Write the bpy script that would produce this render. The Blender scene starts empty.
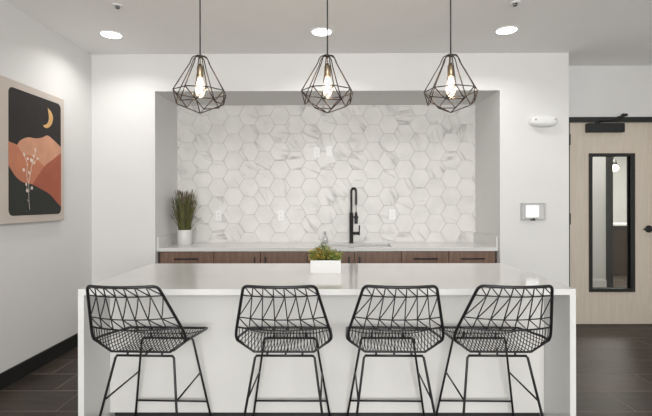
import bpy, math, random
from mathutils import Vector, Matrix
random.seed(7)
PI = math.pi
S = bpy.context.scene
C = S.collection

# ------------------------------------------------------------------ camera
CAM_Z = 1.385
F = 440.0
cd = bpy.data.cameras.new('camera'); cam = bpy.data.objects.new('camera', cd); C.objects.link(cam)
cd.sensor_fit = 'HORIZONTAL'; cd.sensor_width = 36.0; cd.lens = 36.0 * F / 652.0
cd.shift_y = -6.0 / 652.0; cd.clip_start = 0.05; cd.clip_end = 60
cam.matrix_world = (Matrix.Translation((0, 0, CAM_Z)) @ Matrix.Rotation(math.radians(0.31), 4, 'Z')
                    @ Matrix.Rotation(PI / 2, 4, 'X') @ Matrix.Rotation(math.radians(-0.10), 4, 'Z'))
S.camera = cam

# ------------------------------------------------------------------ world, light, exposure
w = bpy.data.worlds.new('daylight'); S.world = w; w.use_nodes = True
bg = w.node_tree.nodes['Background']
bg.inputs[0].default_value = (0.85, 0.92, 1.0, 1); bg.inputs[1].default_value = 1.2

def area(name, loc, rot, sx, sy, power, col=(1, 1, 1), shape='RECTANGLE', spread=PI):
    l = bpy.data.lights.new(name, 'AREA'); l.shape = shape; l.size = sx
    if shape in ('RECTANGLE', 'ELLIPSE'): l.size_y = sy
    l.energy = power; l.color = col; l.spread = spread
    o = bpy.data.objects.new(name, l); C.objects.link(o); o.location = loc; o.rotation_euler = rot
    return o
# daylight through the big window in the wall behind the camera
area('window_daylight', (0.4, -3.05, 1.75), (PI / 2, 0, 0), 3.2, 1.7, 250, (1.0, 0.99, 0.978))
# light of the room on the other side of the door
area('adjoining_room_light', (5.4, 8.0, 2.89), (0, 0, 0), 1.6, 1.6, 170, (1, 0.95, 0.88))
area('partition_fill_light', (4.3, 5.95, 2.89), (0, 0, 0), 1.0, 1.0, 24, (1, 0.96, 0.9))  # added fill without a fixture, brightens the partition behind the door glass
CAN_POWER = 4.6
BULB_POWER = 1.3
vs = S.view_settings
vs.view_transform = 'Standard'; vs.look = 'None'; vs.exposure = 0.26; vs.gamma = 1.0; vs.use_curve_mapping = False
S.cycles.max_bounces = 12; S.cycles.diffuse_bounces = 6; S.cycles.transparent_max_bounces = 24
S.cycles.sample_clamp_indirect = 4.0; S.cycles.caustics_reflective = False; S.cycles.caustics_refractive = False
try:
    S.cycles.use_denoising = True
except Exception: pass

# ------------------------------------------------------------------ helpers
class MB:
    """collects shapes into one mesh"""
    def __init__(s): s.v = []; s.f = []; s.m = []; s.sm = []; s.rnd = []
    def add(s, vs_, fs, mi=0, smooth=False, rnd=0.0):
        n = len(s.v); s.v += [tuple(p) for p in vs_]
        for f in fs: s.f.append([i + n for i in f]); s.m.append(mi); s.sm.append(smooth); s.rnd.append(rnd)
        return s
    def box(s, x0, x1, y0, y1, z0, z1, mi=0, b=0.0):
        if b <= 0:
            v = [(x, y, z) for z in (z0, z1) for y in (y0, y1) for x in (x0, x1)]
            return s.add(v, [(0,2,3,1),(4,5,7,6),(0,1,5,4),(2,6,7,3),(0,4,6,2),(1,3,7,5)], mi)
        # chamfered box
        v = []; idx = {}
        c = [((x0, 1), (x1, -1)), ((y0, 1), (y1, -1)), ((z0, 1), (z1, -1))]
        for i in range(2):
            for j in range(2):
                for k in range(2):
                    p = (c[0][i], c[1][j], c[2][k])
                    for a in range(3):
                        q = [p[t][0] + (p[t][1] * b if t != a else 0) for t in range(3)]
                        idx[(i, j, k, a)] = len(v); v.append(q)
        fs = []
        for a in range(3):
            o1, o2 = [t for t in range(3) if t != a]
            for sd in range(2):
                q = []
                for (m, n) in ((0,0),(1,0),(1,1),(0,1)):
                    key = [0,0,0]; key[a] = sd; key[o1] = m; key[o2] = n
                    q.append(idx[(key[0], key[1], key[2], a)])
                fs.append(q)
        for a in range(3):
            o1, o2 = [t for t in range(3) if t != a]
            for m in range(2):
                for n in range(2):
                    k0 = [0,0,0]; k0[o1] = m; k0[o2] = n; k1 = list(k0); k1[a] = 1
                    fs.append([idx[(*k0, o1)], idx[(*k1, o1)], idx[(*k1, o2)], idx[(*k0, o2)]])
        for i in range(2):
            for j in range(2):
                for k in range(2): fs.append([idx[(i,j,k,0)], idx[(i,j,k,1)], idx[(i,j,k,2)]])
        ctr = Vector(((x0+x1)/2, (y0+y1)/2, (z0+z1)/2)); out = []
        for f in fs:
            p = [Vector(v[t]) for t in f]; n = (p[1]-p[0]).cross(p[2]-p[0]); m = sum(p, Vector())/len(p)
            out.append(f if n.dot(m-ctr) > 0 else f[::-1])
        return s.add(v, out, mi)
    def tube(s, pts, r, n=8, closed=False, mi=0, cap=True, r_end=None):
        P = [Vector(p) for p in pts]; N = len(P); rings = []; up = None
        for i in range(N):
            if closed: t = (P[(i+1) % N] - P[i-1])
            else: t = (P[min(i+1, N-1)] - P[max(i-1, 0)])
            if t.length < 1e-9: t = Vector((0, 0, 1))
            t.normalize()
            if up is None:
                up = Vector((0, 0, 1)) if abs(t.z) < .9 else Vector((1, 0, 0))
            up = (up - t * up.dot(t))
            if up.length < 1e-6: up = Vector((1, 0, 0)) - t * t.x
            up.normalize(); sd = t.cross(up)
            rr = r if r_end is None else r + (r_end - r) * i / (N - 1)
            rings.append([P[i] + (up * math.cos(2*PI*k/n) + sd * math.sin(2*PI*k/n)) * rr for k in range(n)])
        v = [p for R in rings for p in R]; f = []
        for i in range(N if closed else N - 1):
            a = i * n; b = ((i + 1) % N) * n
            for k in range(n): f.append((a + k, a + (k+1) % n, b + (k+1) % n, b + k))
        s.add(v, f, mi, True)
        if cap and not closed:
            m = len(s.v) - len(v)
            s.f.append([m + k for k in range(n)][::-1]); s.m.append(mi); s.sm.append(False); s.rnd.append(0)
            s.f.append([m + (N-1)*n + k for k in range(n)]); s.m.append(mi); s.sm.append(False); s.rnd.append(0)
        return s
    def lathe(s, prof, c=(0, 0, 0), n=32, mi=0, axis='z', smooth=True):
        """prof: list of (radius, height)"""
        v = []; f = []
        for (r, h) in prof:
            for k in range(n):
                a = 2*PI*k/n; x, y = r*math.cos(a), r*math.sin(a)
                p = (x, y, h) if axis == 'z' else ((x, h, -y) if axis == 'y' else (h, x, y))
                v.append((c[0]+p[0], c[1]+p[1], c[2]+p[2]))
        for i in range(len(prof)-1):
            for k in range(n): f.append((i*n+k, i*n+(k+1) % n, (i+1)*n+(k+1) % n, (i+1)*n+k))
        s.add(v, f, mi, smooth)
        return s
    def disc(s, c, r, n=32, mi=0, axis='z', sgn=1):
        v = []
        for k in range(n):
            a = 2*PI*k/n*sgn; x, y = r*math.cos(a), r*math.sin(a)
            p = (x, y, 0) if axis == 'z' else ((x, 0, -y) if axis == 'y' else (0, x, y))
            v.append((c[0]+p[0], c[1]+p[1], c[2]+p[2]))
        return s.add(v, [list(range(n))], mi)
    def prism(s, poly, axis, a0, a1, mi=0, smooth=False):
        """poly: 2D outline; axis 'y': (x,z) extruded over y; 'x': (y,z) over x; 'z': (x,y) over z"""
        def mk(p, a): return {'y': (p[0], a, p[1]), 'x': (a, p[0], p[1]), 'z': (p[0], p[1], a)}[axis]
        n = len(poly); v = [mk(p, a0) for p in poly] + [mk(p, a1) for p in poly]
        s.add(v, [list(range(n)), list(range(n, 2*n))[::-1]], mi)
        m = len(s.v) - 2*n
        for k in range(n):
            s.f.append([m+k, m+n+k, m+n+(k+1) % n, m+(k+1) % n]); s.m.append(mi); s.sm.append(smooth); s.rnd.append(0)
        return s
    def build(s, name, mats, parent=None, loc=None, fix=True):
        me = bpy.data.meshes.new(name); me.from_pydata(s.v, [], s.f)
        if not isinstance(mats, (list, tuple)): mats = [mats]
        for m in mats: me.materials.append(m)
        me.polygons.foreach_set('material_index', s.m)
        me.polygons.foreach_set('use_smooth', s.sm)
        if any(s.rnd):
            at = me.attributes.new('rnd', 'FLOAT', 'FACE'); at.data.foreach_set('value', s.rnd)
        me.update()
        if fix:
            import bmesh
            bm = bmesh.new(); bm.from_mesh(me); bmesh.ops.recalc_face_normals(bm, faces=bm.faces[:]); bm.to_mesh(me); bm.free()
        o = bpy.data.objects.new(name, me); C.objects.link(o)
        if parent is not None: o.parent = parent
        if loc is not None: o.location = loc
        return o

def tag(o, label=None, cat=None, group=None, kind=None):
    if label: o['label'] = label
    if cat: o['category'] = cat
    if group: o['group'] = group
    if kind: o['kind'] = kind
    return o
def empty(name, loc, rz=0.0, **k):
    o = bpy.data.objects.new(name, None); C.objects.link(o); o.location = loc; o.rotation_euler = (0, 0, rz)
    o.empty_display_size = 0.1
    return tag(o, **k)
def copy_tree(o, parent=None):
    c = o.copy(); C.objects.link(c); c.parent = parent
    for ch in list(o.children): copy_tree(ch, c)
    return c
def struct(mb, name, mats, fix=True): return tag(mb.build(name, mats, fix=fix), kind='structure')
def arc(c, r, a0, a1, n, plane='xz'):
    out = []
    for i in range(n + 1):
        a = a0 + (a1 - a0) * i / n; u, v = r*math.cos(a), r*math.sin(a)
        out.append({'xz': (c[0]+u, c[1], c[2]+v), 'xy': (c[0]+u, c[1]+v, c[2]), 'yz': (c[0], c[1]+u, c[2]+v)}[plane])
    return out
def rrect(x0, x1, z0, z1, r, n=5):
    p = []
    for (cx, cz, a) in ((x1-r, z1-r, 0), (x0+r, z1-r, 90), (x0+r, z0+r, 180), (x1-r, z0+r, 270)):
        for i in range(n+1):
            t = math.radians(a + 90*i/n); p.append((cx + r*math.cos(t), cz + r*math.sin(t)))
    return p

# ------------------------------------------------------------------ materials
def mat(name, col, rough=0.5, metal=0.0, spec=0.5, coat=0.0, trans=0.0, var=0.0, vscale=8.0, bump=0.0, bscale=60.0, stretch=(1,1,1), emit=None, estr=0.0):
    m = bpy.data.materials.new(name); m.use_nodes = True
    nt = m.node_tree; b = nt.nodes['Principled BSDF']; L = nt.links
    b.inputs['Base Color'].default_value = (*col, 1); b.inputs['Roughness'].default_value = rough
    b.inputs['Metallic'].default_value = metal; b.inputs['Specular IOR Level'].default_value = spec
    b.inputs['Coat Weight'].default_value = coat; b.inputs['Transmission Weight'].default_value = trans
    if emit: b.inputs['Emission Color'].default_value = (*emit, 1); b.inputs['Emission Strength'].default_value = estr
    tc = nt.nodes.new('ShaderNodeTexCoord'); mp = nt.nodes.new('ShaderNodeMapping'); mp.inputs['Scale'].default_value = stretch
    L.new(tc.outputs['Object'], mp.inputs[0])
    if var > 0:
        n = nt.nodes.new('ShaderNodeTexNoise'); n.inputs['Scale'].default_value = vscale; n.inputs['Detail'].default_value = 5
        L.new(mp.outputs[0], n.inputs['Vector'])
        r = nt.nodes.new('ShaderNodeValToRGB'); L.new(n.outputs[0], r.inputs[0])
        r.color_ramp.elements[0].position = .3; r.color_ramp.elements[1].position = .7
        r.color_ramp.elements[0].color = (*[max(0, c*(1-var)) for c in col], 1)
        r.color_ramp.elements[1].color = (*[min(1, c*(1+var)) for c in col], 1)
        L.new(r.outputs[0], b.inputs['Base Color'])
    if bump > 0:
        n = nt.nodes.new('ShaderNodeTexNoise'); n.inputs['Scale'].default_value = bscale; n.inputs['Detail'].default_value = 4
        L.new(mp.outputs[0], n.inputs['Vector'])
        bp = nt.nodes.new('ShaderNodeBump'); bp.inputs['Strength'].default_value = bump; bp.inputs['Distance'].default_value = .002
        L.new(n.outputs[0], bp.inputs['Height']); L.new(bp.outputs[0], b.inputs['Normal'])
    return m

M = {}
M['wall'] = mat('wall_paint', (0.68, 0.675, 0.665), 0.75, var=.015, vscale=2, bump=.12, bscale=140)
M['ceiling'] = mat('ceiling_paint', (0.86, 0.855, 0.84), 0.9, var=.015, vscale=2, bump=.12, bscale=140)
M['black'] = mat('black_paint', (0.014, 0.015, 0.014), 0.42, var=.1, vscale=9)
M['metal_black'] = mat('black_powder_coat', (0.011, 0.011, 0.012), 0.42, spec=.45, var=.1, vscale=30)
M['faucet'] = mat('matte_black_metal', (0.012, 0.012, 0.013), 0.32, metal=.3, var=.1, vscale=20)
M['quartz'] = mat('white_quartz', (0.63, 0.625, 0.61), 0.09, spec=.5, var=.015, vscale=3.2)
M['panel'] = mat('island_panel_laminate', (0.62, 0.61, 0.585), 0.42, var=.015, vscale=3)
M['white_plastic'] = mat('white_plastic', (0.76, 0.76, 0.745), 0.35, var=.01, vscale=10)
M['ceramic'] = mat('white_ceramic', (0.59, 0.585, 0.57), 0.35, var=.01, vscale=6)
M['dark_slot'] = mat('dark_slot', (0.05, 0.05, 0.05), 0.6, var=.1)
M['grey_plastic'] = mat('grey_plastic', (0.52, 0.52, 0.51), 0.4, var=.03)
M['steel'] = mat('brushed_steel', (0.42, 0.42, 0.42), 0.3, metal=1.0, var=.05, vscale=30, stretch=(1, 12, 1))
M['brass'] = mat('aged_brass', (0.30, 0.245, 0.17), 0.38, metal=1.0, var=.08, vscale=30)
M['bronze'] = mat('dark_bronze', (0.085, 0.066, 0.055), 0.28, metal=.75, var=.15, vscale=25)
M['soil'] = mat('soil', (0.05, 0.035, 0.025), 0.95, var=.4, vscale=60, bump=.6)
M['grout'] = mat('grout', (0.50, 0.49, 0.47), 0.9, var=.04, vscale=20)
M['floor_grout'] = mat('floor_grout', (0.22, 0.185, 0.15), 0.9, var=.08, vscale=20)
M['toe'] = mat('toe_kick', (0.016, 0.015, 0.015), 0.5, var=.1)

def glassy(name, tint=(1, 1, 1), refl=1.0, rough=0.02):
    m = bpy.data.materials.new(name); m.use_nodes = True; nt = m.node_tree; L = nt.links
    nt.nodes.remove(nt.nodes['Principled BSDF']); out = nt.nodes['Material Output']
    tr = nt.nodes.new('ShaderNodeBsdfTransparent'); tr.inputs[0].default_value = (*tint, 1)
    gl = nt.nodes.new('ShaderNodeBsdfGlossy'); gl.inputs['Roughness'].default_value = rough
    fr = nt.nodes.new('ShaderNodeLayerWeight'); fr.inputs['Blend'].default_value = .5
    po = nt.nodes.new('ShaderNodeMath'); po.operation = 'POWER'; po.inputs[1].default_value = 4.0
    mu = nt.nodes.new('ShaderNodeMath'); mu.operation = 'MULTIPLY_ADD'; mu.inputs[1].default_value = .6 * refl; mu.inputs[2].default_value = .035 * refl
    mx = nt.nodes.new('ShaderNodeMixShader')
    L.new(fr.outputs['Facing'], po.inputs[0]); L.new(po.outputs[0], mu.inputs[0]); L.new(mu.outputs[0], mx.inputs[0]); L.new(tr.outputs[0], mx.inputs[1]); L.new(gl.outputs[0], mx.inputs[2])
    L.new(mx.outputs[0], out.inputs[0])
    return m
M['glass'] = glassy('window_glass', (0.93, 0.95, 0.94))
M['bulb_glass'] = glassy('bulb_glass', (1.0, 0.93, 0.84), .6)
def add_glow(m, col, st):
    nt = m.node_tree; out = nt.nodes['Material Output']; src = out.inputs[0].links[0].from_socket
    e = nt.nodes.new('ShaderNodeEmission'); e.inputs[0].default_value = (*col, 1); e.inputs[1].default_value = st
    a = nt.nodes.new('ShaderNodeAddShader'); nt.links.new(src, a.inputs[0]); nt.links.new(e.outputs[0], a.inputs[1]); nt.links.new(a.outputs[0], out.inputs[0])
add_glow(M['bulb_glass'], (1, .82, .62), .8)
M['clear_plastic'] = glassy('clear_plastic', (0.97, 0.97, 0.97), .7, .08)
M['bottle_glass'] = glassy('bottle_glass', (0.92, 0.93, 0.93), 1.4, .04)

def emis(name, col, st):
    m = bpy.data.materials.new(name); m.use_nodes = True; nt = m.node_tree
    b = nt.nodes['Principled BSDF']; b.inputs['Base Color'].default_value = (*col, 1)
    b.inputs['Emission Color'].default_value = (*col, 1); b.inputs['Emission Strength'].default_value = st
    return m
M['lens'] = emis('downlight_lens', (1, 0.985, 0.96), 5.0)
M['filament'] = emis('filament_glow', (1.0, 0.80, 0.55), 40.0)
M['shade_glow'] = emis('lit_shade', (1.0, 0.86, 0.66), 5.0)

def tile_marble():
    m = bpy.data.materials.new('marble_hex_tile'); m.use_nodes = True; nt = m.node_tree; L = nt.links; N = nt.nodes
    b = N['Principled BSDF']; b.inputs['Roughness'].default_value = .42; b.inputs['Specular IOR Level'].default_value = .35
    tc = N.new('ShaderNodeTexCoord'); at = N.new('ShaderNodeAttribute'); at.attribute_name = 'rnd'
    # every tile is cut from a different place of the slab and turned its own way
    rot = N.new('ShaderNodeVectorRotate'); rot.rotation_type = 'Y_AXIS'
    ang = N.new('ShaderNodeMath'); ang.operation = 'MULTIPLY'; ang.inputs[1].default_value = 1.7
    L.new(at.outputs['Fac'], ang.inputs[0]); L.new(ang.outputs[0], rot.inputs['Angle']); L.new(tc.outputs['Object'], rot.inputs['Vector'])
    cmb = N.new('ShaderNodeCombineXYZ'); 
    k = N.new('ShaderNodeMath'); k.operation = 'MULTIPLY'; k.inputs[1].default_value = 7.3
    L.new(at.outputs['Fac'], k.inputs[0]); L.new(k.outputs[0], cmb.inputs[0]); L.new(k.outputs[0], cmb.inputs[2]); L.new(at.outputs['Fac'], cmb.inputs[1])
    ad = N.new('ShaderNodeVectorMath'); ad.operation = 'ADD'; L.new(rot.outputs[0], ad.inputs[0]); L.new(cmb.outputs[0], ad.inputs[1])
    # veins: thin ridges of a stretched noise
    mp = N.new('ShaderNodeMapping'); mp.inputs['Scale'].default_value = (1, 1, .22); L.new(ad.outputs[0], mp.inputs[0])
    n1 = N.new('ShaderNodeTexNoise'); n1.inputs['Scale'].default_value = 4.6; n1.inputs['Detail'].default_value = 3; n1.inputs['Distortion'].default_value = .15
    L.new(mp.outputs[0], n1.inputs['Vector'])
    sb = N.new('ShaderNodeMath'); sb.operation = 'SUBTRACT'; sb.inputs[1].default_value = .5; L.new(n1.outputs[0], sb.inputs[0])
    ab = N.new('ShaderNodeMath'); ab.operation = 'ABSOLUTE'; L.new(sb.outputs[0], ab.inputs[0])
    r = N.new('ShaderNodeValToRGB'); L.new(ab.outputs[0], r.inputs[0])
    e = r.color_ramp.elements; e[0].position = 0; e[0].color = (1, 1, 1, 1); e[1].position = .04; e[1].color = (0, 0, 0, 1)
    q = r.color_ramp.elements.new(.012); q.color = (.55, .55, .55, 1)
    # veins fade in and out
    n3 = N.new('ShaderNodeTexNoise'); n3.inputs['Scale'].default_value = 3.5; L.new(ad.outputs[0], n3.inputs['Vector'])
    r3 = N.new('ShaderNodeMapRange'); r3.inputs[1].default_value = .44; r3.inputs[2].default_value = .66; L.new(n3.outputs[0], r3.inputs[0])
    mm = N.new('ShaderNodeMath'); mm.operation = 'MULTIPLY'; L.new(r.outputs[0], mm.inputs[0]); L.new(r3.outputs[0], mm.inputs[1])
    n2 = N.new('ShaderNodeTexNoise'); n2.inputs['Scale'].default_value = 5; n2.inputs['Detail'].default_value = 6; L.new(ad.outputs[0], n2.inputs['Vector'])
    r2 = N.new('ShaderNodeValToRGB'); L.new(n2.outputs[0], r2.inputs[0])
    r2.color_ramp.elements[0].position = .35; r2.color_ramp.elements[0].color = (.63, .62, .60, 1)
    r2.color_ramp.elements[1].position = .6; r2.color_ramp.elements[1].color = (.70, .69, .665, 1)
    mx = N.new('ShaderNodeMix'); mx.data_type = 'RGBA'; L.new(mm.outputs[0], mx.inputs[0]); L.new(r2.outputs[0], mx.inputs[6]); mx.inputs[7].default_value = (.38, .37, .355, 1)
    L.new(mx.outputs[2], b.inputs['Base Color'])
    return m
M['hex'] = tile_marble()

def floor_mat():
    m = bpy.data.materials.new('dark_wood_look_tile'); m.use_nodes = True; nt = m.node_tree; L = nt.links; N = nt.nodes
    b = N['Principled BSDF']; b.inputs['Roughness'].default_value = .42; b.inputs['Specular IOR Level'].default_value = .28
    tc = N.new('ShaderNodeTexCoord'); at = N.new('ShaderNodeAttribute'); at.attribute_name = 'rnd'
    k = N.new('ShaderNodeMath'); k.operation = 'MULTIPLY'; k.inputs[1].default_value = 13.7; L.new(at.outputs['Fac'], k.inputs[0])
    ad = N.new('ShaderNodeVectorMath'); ad.operation = 'ADD'; L.new(tc.outputs['Object'], ad.inputs[0]); L.new(k.outputs[0], ad.inputs[1])
    mp = N.new('ShaderNodeMapping'); mp.inputs['Scale'].default_value = (1.2, 9, 1); L.new(ad.outputs[0], mp.inputs[0])
    n = N.new('ShaderNodeTexNoise'); n.inputs['Scale'].default_value = 3; n.inputs['Detail'].default_value = 6; n.inputs['Roughness'].default_value = .6; L.new(mp.outputs[0], n.inputs['Vector'])
    r = N.new('ShaderNodeValToRGB'); L.new(n.outputs[0], r.inputs[0])
    r.color_ramp.elements[0].position = .3; r.color_ramp.elements[0].color = (.029, .022, .017, 1)
    r.color_ramp.elements[1].position = .72; r.color_ramp.elements[1].color = (.056, .043, .034, 1)
    hv = N.new('ShaderNodeHueSaturation'); L.new(r.outputs[0], hv.inputs['Color'])
    mr = N.new('ShaderNodeMapRange'); mr.inputs[3].default_value = .82; mr.inputs[4].default_value = 1.15; L.new(at.outputs['Fac'], mr.inputs[0]); L.new(mr.outputs[0], hv.inputs['Value'])
    L.new(hv.outputs[0], b.inputs['Base Color'])
    bp = N.new('ShaderNodeBump'); bp.inputs['Strength'].default_value = .15; bp.inputs['Distance'].default_value = .002; L.new(n.outputs[0], bp.inputs['Height']); L.new(bp.outputs[0], b.inputs['Normal'])
    return m
M['floor'] = floor_mat()

def wood(name, c0, c1, scale=3, stretch=(1.2, 1, 16), rough=.45):
    m = bpy.data.materials.new(name); m.use_nodes = True; nt = m.node_tree; L = nt.links; N = nt.nodes
    b = N['Principled BSDF']; b.inputs['Roughness'].default_value = rough
    tc = N.new('ShaderNodeTexCoord'); mp = N.new('ShaderNodeMapping'); mp.inputs['Scale'].default_value = stretch; L.new(tc.outputs['Object'], mp.inputs[0])
    n = N.new('ShaderNodeTexNoise'); n.inputs['Scale'].default_value = scale; n.inputs['Detail'].default_value = 7; n.inputs['Roughness'].default_value = .62; n.inputs['Distortion'].default_value = .3
    L.new(mp.outputs[0], n.inputs['Vector'])
    r = N.new('ShaderNodeValToRGB'); L.new(n.outputs[0], r.inputs[0])
    r.color_ramp.elements[0].position = .32; r.color_ramp.elements[0].color = (*c0, 1)
    r.color_ramp.elements[1].position = .7; r.color_ramp.elements[1].color = (*c1, 1)
    L.new(r.outputs[0], b.inputs['Base Color'])
    return m
M['walnut'] = wood('walnut_veneer', (.125, .070, .047), (.230, .135, .092), 3, (14, 1, 1.2))
M['door_wood'] = wood('pale_ash_veneer', (.53, .465, .385), (.61, .545, .46), 3, (14, 1, .8))
M['dark_wood'] = wood('dark_wood', (.03, .02, .015), (.07, .045, .03))

def leafmat(name, c0, c1, rough=.55):
    m = mat(name, c0, rough, var=0); nt = m.node_tree; L = nt.links; N = nt.nodes
    at = N.new('ShaderNodeAttribute'); at.attribute_name = 'rnd'; r = N.new('ShaderNodeValToRGB')
    r.color_ramp.elements[0].color = (*c0, 1); r.color_ramp.elements[1].color = (*c1, 1)
    L.new(at.outputs['Fac'], r.inputs[0]); L.new(r.outputs[0], N['Principled BSDF'].inputs['Base Color'])
    return m
M['grass'] = leafmat('grass_blade', (.020, .028, .008), (.17, .17, .045))
M['grass_tip'] = leafmat('grass_seed_tip', (.035, .025, .018), (.14, .09, .06))
M['leaf'] = leafmat('green_leaf', (.05, .10, .02), (.42, .46, .11))
M['flower'] = leafmat('yellow_leaf', (.38, .22, .03), (.60, .42, .08))

# ================================================================== THE SETTING
X_L, X_R, CEIL = -2.43, 3.75, 2.905
Y_A, Y_NB, Y_D = 4.505, 5.18, 4.94
NX0, NX1, NZ = -1.778, 1.753, 2.523
XE = 2.456
Y_R = -3.2
NXB = 1.724

# floor: grout bed with individual 12x24 tiles
mb = MB()
mb.box(X_L - .1, 8.2, Y_R - .1, 10.6, -0.1, -0.002, mi=1)
TL, TW, G = .64, .316, .0032
row = -24
y = 3.857 - TW * 0
rows = range(-22, 22)
for k in rows:
    y1 = 3.857 - TW * k; y0 = y1 - TW
    if y1 < Y_R or y0 > 10.5: continue
    off = -2.24 + .2133 * (k - 0)
    a = off - TL * math.ceil((off - X_L) / TL)
    x = a
    xe = X_R if y0 < Y_D + .06 else 8.1
    while x < xe:
        xa, xb = max(x + G, X_L), min(x + TL - G, xe); ya, yb = max(y0 + G, Y_R), min(y1 - G, 10.5)
        if xb - xa > .01 and yb - ya > .01:
            mb.add([(xa, ya, 0), (xb, ya, 0), (xb, yb, 0), (xa, yb, 0)], [(0, 1, 2, 3)], 0, False, random.random() + .001)
            mb.add([(xa, ya, 0), (xb, ya, 0), (xb, ya, -.002), (xa, ya, -.002), (xb, yb, 0), (xa, yb, 0), (xb, yb, -.002), (xa, yb, -.002)],
                   [(0, 3, 2, 1), (1, 2, 6, 4), (4, 6, 7, 5), (5, 7, 3, 0)], 1)
        x += TL
struct(mb, 'floor', [M['floor'], M['floor_grout']], fix=False)
struct(MB().box(X_L - .1, X_R + .1, Y_R - .1, Y_D + .36, CEIL, CEIL + .1), 'ceiling', M['ceiling'])
struct(MB().box(X_L - .12, X_L, Y_R, Y_D + .36, 0, CEIL), 'wall_left', M['wall'])
struct(MB().box(X_R, X_R + .12, Y_R, Y_D, 0, CEIL), 'wall_right', M['wall'])
# rear wall (behind the camera) with its big window
mb = MB(); WX0, WX1, WZ0, WZ1 = -2.0, 2.8, .8, 2.7
mb.box(X_L - .12, WX0, Y_R - .12, Y_R, 0, CEIL); mb.box(WX1, X_R + .12, Y_R - .12, Y_R, 0, CEIL)
mb.box(WX0, WX1, Y_R - .12, Y_R, 0, WZ0); mb.box(WX0, WX1, Y_R - .12, Y_R, WZ1, CEIL)
struct(mb, 'wall_rear', M['wall'])
mb = MB()
for x in (WX0, -.43, 1.15, WX1 - .05): mb.box(x, x + .05, Y_R - .09, Y_R - .03, WZ0, WZ1)
mb.box(WX0, WX1, Y_R - .09, Y_R - .03, WZ0, WZ0 + .05); mb.box(WX0, WX1, Y_R - .09, Y_R - .03, WZ1 - .05, WZ1)
wn = struct(mb, 'window_1', M['black'])
MB().box(WX0 + .02, WX1 - .02, Y_R - .065, Y_R - .06, WZ0 + .02, WZ1 - .02).build('glass', M['glass'], wn)
# wall with the kitchenette niche
struct(MB().box(X_L, NX0, Y_A, Y_NB + .12, 0, CEIL), 'wall_back_left', M['wall'])
struct(MB().prism([(NX1, Y_A), (XE, Y_A), (XE, Y_D + .12), (NX1 + .12, Y_D + .12), (NX1 + .12, Y_NB + .12), (NXB, Y_NB + .12), (NXB, Y_NB)], 'z', 0, CEIL), 'wall_back_right', M['wall'])
struct(MB().prism([(NX0, Y_A), (NX1, Y_A), (NXB, Y_NB), (NXB, Y_NB + .12), (NX0, Y_NB + .12)], 'z', NZ, CEIL), 'wall_back_upper', M['wall'])
struct(MB().box(NX0, NXB, Y_NB, Y_NB + .12, 0, NZ), 'wall_niche_back', M['wall'])
# wall with the door
DX0, DX1, DZ = 2.70, 3.66, 2.272
mb = MB()
mb.box(XE, DX0 - .05, Y_D, Y_D + .12, 0, CEIL)
mb.box(DX0 - .05, X_R + .12, Y_D, Y_D + .12, 2.328, CEIL)
mb.box(DX1 + .05, X_R + .12, Y_D, Y_D + .12, 0, 2.328)
struct(mb, 'wall_door', M['wall'])
# black door frame
mb = MB()
mb.box(DX0 - .055, X_R, Y_D - .018, Y_D, DZ, 2.328)
mb.box(DX0 - .055, DX1 + .055, Y_D, Y_D + .12, DZ + .002, 2.328)
mb.box(DX0 - .055, DX0 - .006, Y_D - .018, Y_D + .12, 0, DZ); mb.box(DX1 + .006, DX1 + .055, Y_D - .018, Y_D + .12, 0, DZ)
struct(mb, 'trim_1', M['black'])
# marble hexagon splashback
def clip(poly, x0, x1, z0, z1):
    for (ax, s_, val) in ((0, 1, x0), (0, -1, x1), (1, 1, z0), (1, -1, z1)):
        out = []
        for i in range(len(poly)):
            a, b = poly[i-1], poly[i]; da, db = s_*(a[ax]-val), s_*(b[ax]-val)
            if (da >= 0) != (db >= 0):
                t = da/(da-db); out.append((a[0]+(b[0]-a[0])*t, a[1]+(b[1]-a[1])*t))
            if db >= 0: out.append(b)
        poly = out
        if not poly: return []
    return poly
HS = .1217; HH = HS * math.sqrt(3)
mb = MB(); mb.box(NX0, NXB, Y_NB - .004, Y_NB, .86, NZ, mi=1)
for ci in range(-3, 22):
    for ri in range(-4, 8):
        cx = -1.480 + ci * 1.5 * HS; cz = 2.083 - ri * HH + (HH / 2 if ci % 2 else 0)
        def hexp(rr): return clip([(cx + rr*math.cos(math.radians(60*q)), cz + rr*math.sin(math.radians(60*q))) for q in range(6)], NX0, NXB, .86, NZ)
        o_, i_ = hexp(HS - .0010), hexp(HS - .0024)
        if len(o_) < 3 or len(i_) < 3: continue
        rd = random.random() + .001
        n = len(i_)
        mb.add([(p[0], Y_NB - .009, p[1]) for p in i_], [list(range(n))], 0, False, rd)
        if len(o_) == n:
            v = [(p[0], Y_NB - .009, p[1]) for p in i_] + [(p[0], Y_NB - .004, p[1]) for p in o_]
            mb.add(v, [(q, (q+1) % n, n + (q+1) % n, n + q) for q in range(n)], 0, False, rd)
struct(mb, 'wall_splashback', [M['hex'], M['grout']])
# baseboards
struct(MB().box(X_L, X_L + .014, Y_R, Y_A, 0, .122), 'baseboard_left', M['black'])
struct(MB().box(X_L + .014, NX0, Y_A - .014, Y_A, 0, .122).box(NX1, XE, Y_A - .014, Y_A, 0, .122), 'baseboard_back', M['black'])
struct(MB().box(X_R - .014, X_R, Y_R, Y_D, 0, .122), 'baseboard_right', M['black'])

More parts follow.
